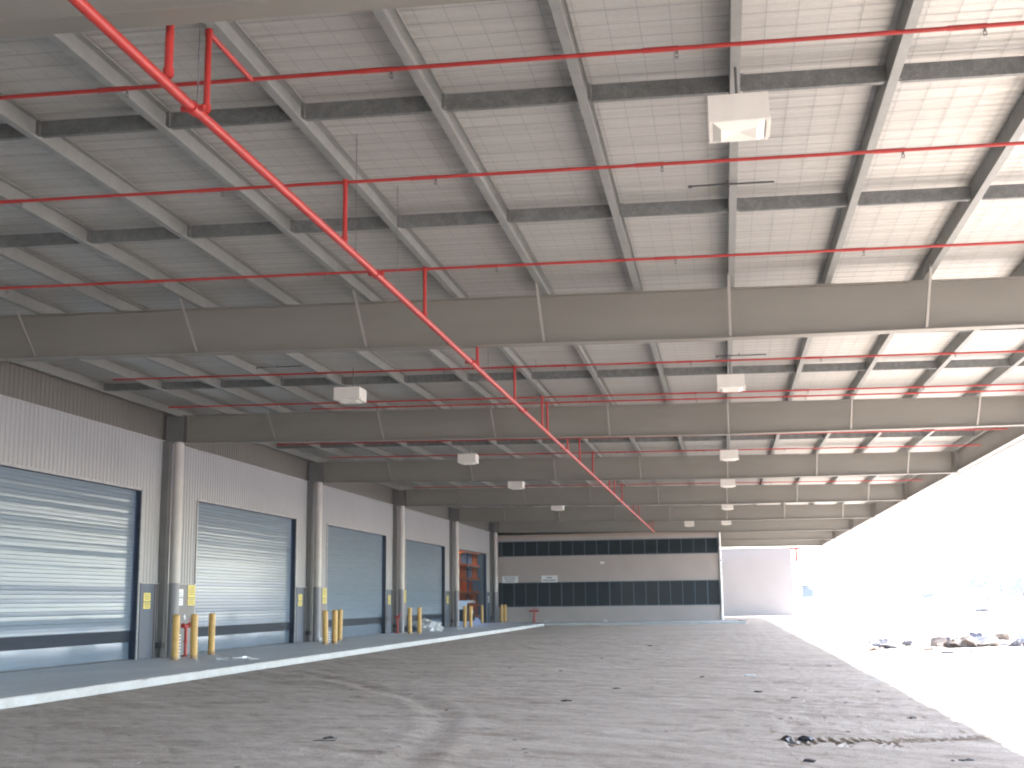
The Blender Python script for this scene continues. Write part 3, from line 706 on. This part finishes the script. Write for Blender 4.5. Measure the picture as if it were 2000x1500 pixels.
# ---------------------------------------------------------------- litter and ground clutter
def crumple(name, loc, size, mt, label, cat, grp=None, seed=0, flat=.35, n=2):
    import bmesh
    bm = bmesh.new(); bmesh.ops.create_icosphere(bm, subdivisions=n, radius=1); r = random.Random(seed)
    from mathutils import noise as mn
    for v in bm.verts:
        k = 1+r.uniform(-.35, .35) if n < 3 else 1+.55*mn.noise(v.co*1.9+Vector((seed, 0, 0)))+.35*mn.noise(v.co*4.5)+r.uniform(-.03, .03); v.co = Vector((v.co.x*k*size[0], v.co.y*k*size[1], max(0, v.co.z*k+ .25)*size[2]))
    me = bpy.data.meshes.new(name); bm.to_mesh(me); bm.free(); me.materials.append(M[mt]); o = bpy.data.objects.new(name, me); COL.objects.link(o)
    o.location = loc; o.rotation_euler.z = r.uniform(0, 6); return tag(o, label, cat, grp)
crumple('plastic_heap', (-14.85, 61.8, ZS), (.5, .7, .42), 'white', 'heap of crumpled white plastic sheet before the fourth roller door', 'plastic sheet', n=4, seed=4)
crumple('plastic_heap', (-15.4, 60.6, ZS), (.3, .4, .22), 'dado', 'low grey crumpled sheet beside the white plastic heap', 'plastic sheet', n=3, seed=5)
for k, (x, y, s_, rz, lb) in enumerate(((-13.3, 31.6, (.2, .5, .09), .6, 'long white crumpled wrapper on the slab past the bollards'), (-13.0, 32.5, (.3, .3, .06), 1, 'flat pale wrapper among litter near the third bollard'),
        (-12.35, 31.6, (.18, .25, .04), 2, 'small pale wrapper nearest the slab edge'), (-14.0, 31.75, (.1, .2, .03), 1.2, 'thin pale scrap at the foot of the bollards'),
        (-15.1, 45.6, (.14, .14, .12), 0, 'white crumpled ball by the second downpipe'), (-14.95, 33.7, (.1, .1, .12), 0, 'small white ball of paper at the foot of the nearest standpipe'),
        (-13.6, 63.8, (.12, .22, .05), 0, 'small white scrap on the slab right of the plastic heap'), (-12.0, 84.0, (.2, .2, .08), 0, 'white lump on the apron beside the T-shaped standpipe'), (-8.0, 83.9, (.2, .15, .1), 0, 'white lump at the foot of the office wall'))):
    crumple('litter', (x, y, ZS), s_, 'white', lb, 'litter', 'white litter on the slab', seed=20+k)
for k, (x, y, s_, mt, lb) in enumerate(((.62, 14.8, (.17, .08, .05), 'blackp', 'torn black plastic at the head of the lugged tyre print'), (.84, 14.86, (.08, .05, .045), 'blackp', 'second torn black scrap beside the tyre print'),
        (-4.74, 14.42, (.17, .05, .025), 'blackp', 'flat black scrap on the dirt at lower left'), (-4.7, 14.66, (.13, .05, .03), 'blackp', 'black scrap just behind the flat one at lower left'),
        (.74, 12.97, (.07, .05, .03), 'blackp', 'small dark scrap at the bottom edge below the tyre print'), (.43, 26.91, (.14, .1, .03), 'white', 'white scrap on the dirt in the middle distance'), (.07, 18.43, (.08, .06, .02), 'white', 'small white scrap nearer on the dirt'))):
    crumple('scrap', (x, y, -.01), s_, mt, lb, 'scrap', 'scraps on the dirt', seed=50+k)
rr = random.Random(11); base = []
for k in range(4): base.append(crumple('dirt_clod', (0, 0, 0), (1, .8, .7), 'clod', None, 'clod', None, seed=80+k, n=2))
for k in range(46):
    src = base[k % 4]; o = src if k < 4 else src.copy()
    if k >= 4: COL.objects.link(o)
    while True:
        y = 13+rr.random()**1.6*36; x = rr.uniform(-.33*y, 2.4)
        if -11.0 < x: break
    o.location = (x, y, -.015); s_ = rr.uniform(.018, .045)*(1+y/60); o.scale = (s_*rr.uniform(1, 1.8), s_, s_*.6); o.rotation_euler.z = rr.uniform(0, 6)
    tag(o, 'small dark clod of dirt lying on the shaded yard', 'clod', 'dark clods scattered on the shaded dirt')
# fine gravel as one countless mass
mb = MB(); rr = random.Random(5)
for k in range(2200):
    y = 11.5+rr.random()**1.7*30; x = rr.uniform(-.36*y, .2*y)
    if x < -11.2: continue
    s_ = rr.uniform(.003, .009); a = rr.uniform(0, 3); z = rr.uniform(-.01, .02)
    mb.add([(x+s_*math.cos(a), y+s_*math.sin(a), z), (x-s_*math.sin(a), y+s_*math.cos(a), z), (x-s_*math.cos(a), y-s_*math.sin(a), z), (x+s_*math.sin(a), y-s_*math.cos(a), z), (x, y, z+s_*.9)], [(0, 1, 4), (1, 2, 4), (2, 3, 4), (3, 0, 4)])
tag(mb.build('gravel', 'carton'), 'fine loose stones over the shaded dirt', 'gravel', kind='stuff')
# planks by the office apron
mb = MB(); mb.box(-1.4, 1.3, -.08, .08, 0, .05); o = mb.build('plank', 'bone', loc=(.1, 83.6, ZS+.003)); tag(o, 'weathered plank lying on the apron at the office corner', 'plank', 'planks at the office corner')
mb = MB(); mb.box(-.09, .09, -1.2, 1.2, 0, .05); o = mb.build('plank', 'bone', loc=(1.0, 82.2, ZS+.003)); o.rotation_euler.z = .12; tag(o, 'second plank set across the right end of the apron', 'plank', 'planks at the office corner')

# rubble out in the sunlit yard
def slabpiece(loc, s_, mt, rot, label, seed):
    r = random.Random(seed); n = 7; mb = MB(); top = []
    for k in range(n): a = 2*math.pi*k/n; q = r.uniform(.6, 1.1); top.append((s_[0]*q*math.cos(a), s_[1]*q*math.sin(a)))
    mb.add([(p[0], p[1], -s_[2]) for p in top]+[(p[0]*.92, p[1]*.92, s_[2]) for p in top]+[(0, 0, s_[2]*1.15)], [(k, (k+1) % n, n+(k+1) % n, n+k) for k in range(n)]+[(n+k, n+(k+1) % n, 2*n) for k in range(n)]+[tuple(range(n))[::-1]])
    o = mb.build('broken_slab', mt, loc=loc); o.rotation_euler = rot; tag(o, label, 'rubble', 'broken pieces in the sunlit yard'); return o
crumple('soil_mound', (7.3, 41.4, -.02), (.75, .5, .26), 'mound', 'brown soil mound amid broken slabs in the sunlit yard', 'soil mound', n=3, seed=91)
rr = random.Random(21)
pcs = [(6.6, 41.9, .42, 'tilted broken slab at the left end of the soil mound'), (6.9, 42.9, .45, 'broken slab leaning on the back left of the soil mound'), (7.8, 42.6, .5, 'broken slab on top of the soil mound'), (8.0, 41.3, .4, 'broken slab at the right foot of the soil mound'), (8.4, 42.2, .35, 'small broken slab right of the mound'),
       (4.8, 40.3, .34, 'bent dark slab piece lying left of the mound'), (5.25, 40.0, .24, 'small curled piece in front of the bent slab'), (5.75, 42.6, .3, 'upright chunk between the two rubble groups'), (5.3, 45.2, .3, 'flat piece behind the upright chunk'), (4.35, 38.9, .2, 'lone flat piece at the far left of the rubble'),
       (6.9, 37.3, .26, 'chunk in front of the mound'), (6.1, 36.9, .18, 'small chunk front left of the mound'), (8.8, 43.5, .4, 'piece at the right edge behind the mound'), (9.3, 42.1, .45, 'large piece at the right frame edge'), (8.6, 46.5, .4, 'upright pale piece behind the mound'), (9.6, 46.8, .35, 'curled piece far right behind the mound'), (10.4, 47.5, .35, 'last curled piece at far right behind the mound'), (9.0, 39.6, .3, 'low piece near the right edge'),
       (7.1, 40.9, .3, 'curled brown piece on the near side of the mound'), (8.9, 41.4, .34, 'leaning piece between mound and right frame edge'), (7.6, 43.2, .4, 'tilted long slab behind the mound crest'), (5.9, 39.0, .2, 'thin flat piece between the two rubble groups'), (4.9, 43.9, .24, 'small pale piece behind the bent slab'), (24.0, 125.0, .7, 'distant low heap alone beyond the rubble')]
def shard(loc, s_, mt, rz, lift, label, seed):
    # curled ragged sheet of broken surfacing with thickness
    r = random.Random(seed); n, m_ = 7, 4; top = []; c = r.uniform(-.6, .9); mb = MB()
    for a in range(n):
        for b_ in range(m_):
            u = a/(n-1)*2-1; v = b_/(m_-1)*2-1; rag = 1+r.uniform(-.22, .22)*(a in (0, n-1) or b_ in (0, m_-1))
            top.append((u*s_*rag, v*s_*.5*rag, s_*(.18+lift*((-v if seed % 2 else v)*.5+.5)+c*.22*u*u)+r.uniform(-.02, .02)))
    th = .05; q = n*m_
    f = []
    for a in range(n-1):
        for b_ in range(m_-1):
            i0 = a*m_+b_; f += [(i0, i0+m_, i0+m_+1, i0+1), (q+i0, q+i0+1, q+i0+m_+1, q+i0+m_)]
    for a in range(n-1):
        for b_ in (0, m_-1):
            i0 = a*m_+b_; f.append((i0, i0+m_, q+i0+m_, q+i0) if b_ else (i0, q+i0, q+i0+m_, i0+m_))
    for b_ in range(m_-1):
        for a in (0, n-1):
            i0 = a*m_+b_; f.append((i0, i0+1, q+i0+1, q+i0))
    mb.add(top+[(p[0], p[1], max(p[2]-th, -.1)) for p in top], f)
    mb.tube((0, 0, -.1), (0, 0, s_*.18), s_*.3, 7, r2=s_*.2)
    o = mb.build('broken_slab', mt, loc=loc); o.rotation_euler.z = rz; tag(o, label, 'rubble', 'broken pieces in the sunlit yard')
for k, (x, y, s_, lb) in enumerate(pcs):
    up = 'upright' in lb or 'curled' in lb or 'tilted' in lb or 'leaning' in lb
    s_ *= .62 if up else .95
    shard((x, y, 0), s_, 'bitumen' if k % 3 else 'rubble', rr.uniform(-.7, .7), rr.uniform(.7, 1.1) if up else rr.uniform(.1, .45), lb, 200+k)

# ---------------------------------------------------------------- distant background
def tree(loc, h, w_, mt, label, seed, nl=2000):
    r = random.Random(seed); t = empty('tree', loc, label, 'tree', 'trees beyond the sunlit yard')
    mb = MB(); th = h*.35; mb.tube((0, 0, -.2), (r.uniform(-.2, .2), 0, th), h*.035, 10, r2=h*.02)
    blobs = []
    for k in range(9):
        a = r.uniform(0, 6.28); q = r.uniform(.1, .75)*w_/2; z = h*r.uniform(.25, .88); p = Vector((q*math.cos(a), q*math.sin(a), z)); blobs.append((p, w_*r.uniform(.14, .26)))
        mb.tube((0, 0, th*r.uniform(.5, 1)), p, h*.014, 6, r2=h*.005)
    mb.build('trunk', 'bark', t)
    mb = MB(); s_ = h*.030
    for k in range(nl):
        p, R_ = blobs[r.randrange(len(blobs))]; d = Vector((r.gauss(0, 1), r.gauss(0, 1), r.gauss(0, .75))).normalized()*R_*r.random()**.35; c = p+d
        a = Vector((r.gauss(0, 1), r.gauss(0, 1), r.gauss(0, 1))).normalized()*s_*r.uniform(.7, 1.6); b_ = a.orthogonal().normalized()*s_*r.uniform(.5, 1)
        mb.add([c-a, c+b_, c+a, c-b_], [(0, 1, 2, 3)])
    mb.build('crown', mt, t)
for k, (x, y, h, w_, mt, lb) in enumerate(((38.6, 250, 4.2, 4.0, 'leaf2', 'small thin tree left of the bushy tree beyond the yard'), (42.8, 250, 3.9, 7.5, 'leaf', 'low bushy tree left of the red containers'),
        (51.0, 252, 7.2, 8.5, 'leaf2', 'tallest tree just behind the red containers'), (55.6, 250, 6.0, 8.5, 'leaf', 'tree at the right frame edge beside the thin pole'), (48.0, 256, 5.2, 6.5, 'leaf', 'tree showing between the red containers'), (61, 250, 7, 7, 'leaf2', 'large tree just outside the right frame edge'),
        (29.0, 262, 2.6, 3.4, 'leaf2', 'tiny distant shrub near the middle of the bright yard'), (58.6, 262, 6.4, 6, 'leaf2', 'tree behind the tree at the right frame edge'))):
    tree((x, y, 0), h, w_, mt, lb, 300+k)
def container(x, y, w_, h, z0, label):
    t = empty('red_container', (x, y, 0), label, 'container', 'red containers on legs beyond the yard')
    mb = MB(); mb.box(-w_/2, w_/2, 0, 2.4, z0, z0+h)
    k = -w_/2+.1
    while k < w_/2-.1: mb.box(k, k+.07, -.05, -.001, z0+.1, z0+h-.1); k += .25
    mb.build('container_body', 'farred', t)
    for q in (-w_/2+.3, w_/2-.5): 
        mb = MB(); mb.box(q, q+.3, .1, 2.2, 0, z0-.001); mb.build('leg', 'farred', t)
container(43.9, 230, 2.1, 2.4, .5, 'left red container on legs before the trees'); container(46.2, 230, 2.0, 2.4, .5, 'right red container on legs before the trees')
mb = MB(); t = empty('lamp_pole', (50.6, 240, 0), 'thin pale pole standing right of the red containers', 'pole')
mb.tube((0, 0, 0), (0, 0, 6.2), .10, 8); mb.build('pole', 'gutter', t); mb = MB(); mb.box(-.5, .1, -.1, .1, 6.2, 6.3); mb.build('lamp_head', 'gutter', t)
t = empty('distant_shed', (11.5, 200, 0), 'distant pale shed with a dark open bay seen past the wing corner', 'shed')
mb = MB(); mb.box(-2, 0, 0, 8, 0, 5.2); mb.box(-2, 2.3, 8, 8.3, 0, 3.4); mb.build('shed_wall', 'farwall', t)
mb = MB(); mb.box(0, 2.1, .5, 7.9, 1.7, 2.8); mb.build('open_bay', 'fardark', t)
mb = MB(); mb.box(0.01, 2.2, -.3, 8.31, 3.4, 3.6); mb.build('shed_roof', 'farwall', t)
mb = MB(); mb.box(1.95, 2.1, .1, .3, 0, 1.69); mb.box(0, .1, .1, .2, 3.6, 5.3); mb.build('support_post', 'fardark', t)

# ---------------------------------------------------------------- pale haze volume, added in place of lens glare
mb = MB(); mb.box(-2600, 2600, -2600, 3600, -1.0, 12.0); hz = mb.build('haze', 'sign_w'); tag(hz, 'pale haze over the yard, added in place of lens glare', 'haze', kind='stuff')
hm = bpy.data.materials.new('glare_haze'); hm.use_nodes = True; t = hm.node_tree; t.nodes.clear()
ou = t.nodes.new("ShaderNodeOutputMaterial"); pv = t.nodes.new("ShaderNodeVolumePrincipled"); pv.inputs['Density'].default_value = .0006; pv.inputs['Color'].default_value = (.95, .97, 1, 1); pv.inputs['Anisotropy'].default_value = .2
t.links.new(pv.outputs[0], ou.inputs['Volume']); hz.data.materials.clear(); hz.data.materials.append(hm)
